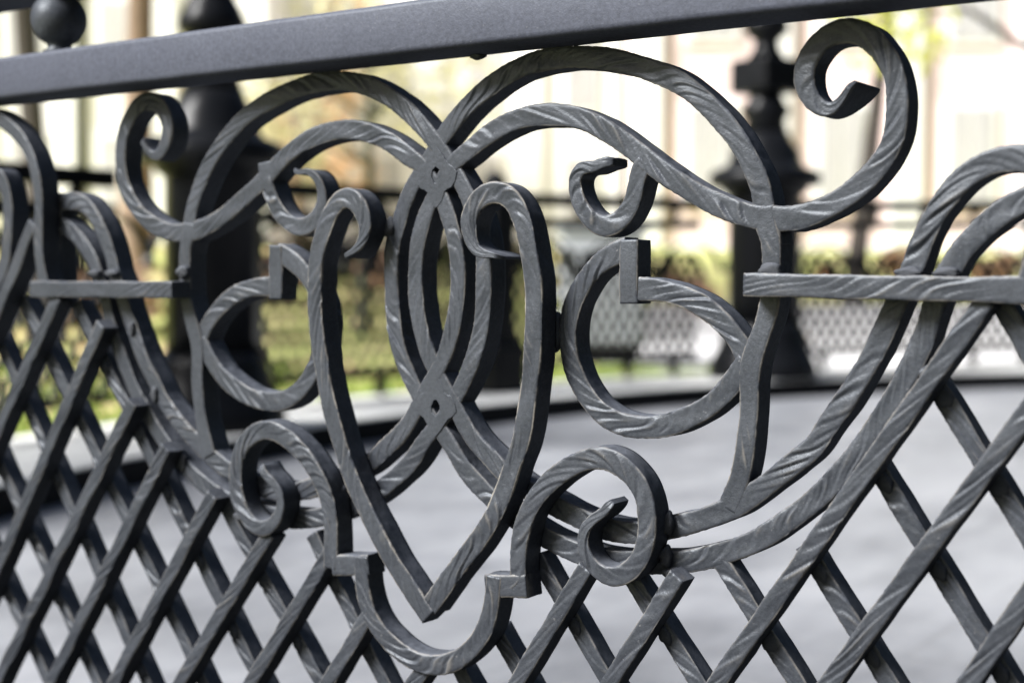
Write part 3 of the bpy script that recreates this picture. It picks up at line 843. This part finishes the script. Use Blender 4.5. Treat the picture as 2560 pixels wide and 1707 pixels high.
def leaves(n, clumps, size, rng):
    V, F = [], []
    for i in range(n):
        c, r = clumps[rng.randint(len(clumps))]
        d = rng.normal(0, 1, 3); d /= np.linalg.norm(d)
        p = np.array(c) + d * r * rng.uniform(0.2, 1) ** 0.6
        a = rng.normal(0, 1, 3); a /= np.linalg.norm(a)
        b_ = np.cross(a, rng.normal(0, 1, 3)); b_ /= np.linalg.norm(b_)
        s_ = size * rng.uniform(0.6, 1.3)
        q = len(V)
        V += [p - a * s_, p + b_ * s_ * 0.55, p + a * s_, p - b_ * s_ * 0.55]
        F.append((q, q + 1, q + 2, q + 3))
    return V, F
def tree(px, dist, r, lean, crown, label, bark, leafm, seed, nleaf=2600, size=0.09, group='trees in the park beyond the ledge'):
    rng = np.random.RandomState(seed)
    p = place(px, dist); p.z = ground_z(p) - 0.1
    root = empty('park_tree', p, label, 'tree', group)
    cz, cr = crown
    V, F = [], []
    H = cz + cr * 0.3
    pts = [(lean * t * H * LAT.x + 0.05 * math.sin(3 * t + seed), lean * t * H * LAT.y, t * H) for t in np.linspace(0, 1, 8)]
    rads = [r * (1.25 - 0.25 * min(1, t * 5)) * (1 - 0.55 * t) for t in np.linspace(0, 1, 8)]
    tube_pts(V, F, pts, rads, 12)
    cl = []
    for i in range(11):
        t = rng.uniform(0.45, 0.95)
        q = np.array(pts[int(t * 7)])
        a = rng.uniform(0, 6.28)
        e = q + np.array([math.cos(a), math.sin(a), rng.uniform(-0.1, 0.6)]) * cr * rng.uniform(0.6, 1.1)
        mid = (q + e) / 2 + np.array([0, 0, 0.15 * cr])
        tube_pts(V, F, [q, mid, e], [r * 0.35, r * 0.22, r * 0.07], 7)
        cl.append((e, cr * rng.uniform(0.3, 0.5)))
    mesh_obj('trunk', V, F, bark, root)
    V, F = leaves(nleaf, cl, size, rng)
    mesh_obj('crown', V, F, leafm, root, smooth=False)
    return root
tree(118, 13.0, 0.125, -0.05, (8.5, 2.2), 'dark trunked tree leaning left, at the far left under the rail', BARK, YELLOW, 3)
tree(212, 16.0, 0.075, 0.0, (9.5, 1.8), 'thin mossy trunked tree right of the dark leaning one', MOSSBARK, OLIVE, 4, 1500)
tree(345, 18.0, 0.20, 0.02, (10.0, 2.4), 'brown trunked tree behind the left turned post', BROWNBARK, ORANGE, 5)
tree(905, 15.0, 0.07, 0.02, (2.9, 1.25), 'small yellow leaved tree in the middle above the lattice fence', MOSSBARK, YELLOW, 6, 800, 0.075)
tree(740, 18.0, 0.10, 0.03, (3.0, 1.3), 'orange leaved tree just right of the left turned post', BROWNBARK, ORANGE, 8, 1100)
tree(1556, 17.0, 0.06, 0.0, (9.0, 1.6), 'slender olive tree standing left of the farther post', MOSSBARK, OLIVE, 9, 1200)
tree(2600, 15.0, 0.15, -0.01, (5.0, 1.7), 'yellow green leaved tree at the far right edge', BARK, LIME, 10, 1800)
tree(2130, 19.0, 0.13, 0.10, (9.5, 2.0), 'dark leaning tree right of the farther post', BARK, ORANGE, 12, 1600)

def shrub(px, dist, w, h, label, leafm, seed, n=2200):
    rng = np.random.RandomState(seed)
    p = place(px, dist); p.z = ground_z(p)
    root = empty('shrub', p, label, 'shrub', 'shrubs on the lawn', YAW)
    cl = [((rng.uniform(-w / 2, w / 2), rng.uniform(-0.4, 0.4), rng.uniform(0.25, 0.75) * h), h * rng.uniform(0.25, 0.4)) for _ in range(14)]
    V, F = leaves(n, cl, 0.07, rng)
    mesh_obj('foliage', V, F, leafm, root, smooth=False)
    for i in range(7):
        V, F = [], []
        e = cl[i][0]
        tube_pts(V, F, [(e[0] * 0.5, e[1] * 0.4, -0.05), (e[0] * 0.8, e[1] * 0.8, e[2] * 0.6), e], [0.025, 0.018, 0.008], 6)
        mesh_obj('stem', V, F, BARK, root)
    return root
shrub(760, 16.5, 3.0, 0.7, 'pale rust shrub behind the left part of the lattice fence', RUST, 21)
shrub(1080, 19.0, 3.0, 0.6, 'dark olive shrub seen through the central oval of scrolls', OLIVE, 22)
shrub(1700, 18.0, 2.6, 0.55, 'rust coloured shrub left of the farther post', RUST, 23)
shrub(2350, 20.0, 4.5, 0.6, 'wide rust orange shrub right of the farther post', ORANGE, 24)
shrub(250, 14.0, 2.6, 0.7, 'brown shrub at the far left behind the lattice', RUST, 25)

# ground cover nobody could count
rng = np.random.RandomState(99)
V, F = [], []
for i in range(6500):
    a = rng.uniform(135, 200); r = RR + 0.9 + 15 * rng.uniform(0, 1) ** 0.8
    if a < 165 and r < RR + 8.6 and rng.uniform() < 0.9:
        continue
    p = polar(a, r, lawn_h(r, a) + 0.02)
    d = rng.normal(0, 1, 3); d[2] *= 0.3; d /= np.linalg.norm(d)
    e = np.cross(d, (rng.normal(0, .3), rng.normal(0, .3), 1)); e /= np.linalg.norm(e)
    s_ = rng.uniform(0.03, 0.07); q = len(V); p = np.array(p)
    V += [p - d * s_, p + e * s_ * 0.6, p + d * s_, p - e * s_ * 0.6]
    F.append((q, q + 1, q + 2, q + 3))
tag(mesh_obj('fallen_leaves', V, F, ORANGE, smooth=False), 'orange autumn leaves scattered over the lawn', 'leaves', kind='stuff')
V, F = [], []
BLADE = leaf_mat('grass_blades', (0.20, 0.27, 0.05))
for i in range(16000):
    a = rng.uniform(140, 200); r = RR + 0.82 + 4.5 * rng.uniform(0, 1) ** 1.2
    if a < 166 and r > RR + 0.82 + max(0, (a - 154) * 0.14):
        continue
    p = np.array(polar(a, r, lawn_h(r, a) - 0.01)); h = rng.uniform(0.03, 0.09)
    d = rng.normal(0, 1, 3) * 0.012; q = len(V)
    V += [p - d, p + d, p + np.array([rng.normal(0, .02), rng.normal(0, .02), h])]
    F.append((q, q + 1, q + 2))
tag(mesh_obj('grass', V, F, BLADE, smooth=False), 'short green grass behind the pale stone ledge', 'grass', kind='stuff')

ABSORBER = simple_mat('bounce_absorber_dark', [(0.3, (0.022, 0.020, 0.016)), (0.7, (0.045, 0.042, 0.030))], 3.0, 0.95)
V = [(-40, -40, GZ + 0.004), (40, -40, GZ + 0.004), (40, 0.36, GZ + 0.004), (1.6, 0.36, GZ + 0.004), (-40, 0.36, GZ + 0.004), (40, 11, GZ + 0.004), (1.6, 11, GZ + 0.004)]
tag(mesh_obj('bounce_absorber', V, [(0, 1, 2, 3, 4), (3, 2, 5, 6)], ABSORBER, smooth=False), kind='structure')  # unseen dark ground added to cut bounce light onto the bars

# the wood added out of view to block sky light, one dark mass of trees
rng = np.random.RandomState(31)
V, F = [], []
for i in range(46):
    a = rng.uniform(-75, 75); r = rng.uniform(15.5, 19.5)
    p = polar(a, r, GZ); h = rng.uniform(9, 13)
    tube_pts(V, F, [p, p + Vector((0, 0, h * 0.5)), p + Vector((0.2, 0.1, h * 0.85))], [0.24, 0.18, 0.05], 7)
nb = len(F)
for i in range(15000):
    a = rng.uniform(-78, 78); r = rng.uniform(14.5, 20.5)
    top = 10.5 + 2.0 * math.sin(a * 0.21) + 1.3 * math.sin(a * 0.57 + 1)
    p = np.array(polar(a, r, GZ + 0.3 + (top - 0.3) * rng.uniform(0, 1)))
    d = rng.normal(0, 1, 3); d /= np.linalg.norm(d)
    e = np.cross(d, rng.normal(0, 1, 3)); e /= np.linalg.norm(e)
    s_ = rng.uniform(0.2, 0.5); q = len(V)
    V += [p - d * s_, p + e * s_ * 0.6, p + d * s_, p - e * s_ * 0.6]
    F.append((q, q + 1, q + 2, q + 3))
blocker_wood = mesh_obj('blocker_wood', V, F, BARK, smooth=False)
blocker_wood.data.materials.append(leaf_mat('blocker_leaves', (0.05, 0.065, 0.03)))
blocker_wood.data.polygons.foreach_set('material_index', [0] * nb + [1] * (len(F) - nb))
tag(blocker_wood, 'unseen dark mass of trees added to block sky light on the right', 'blocker_wood', kind='stuff')
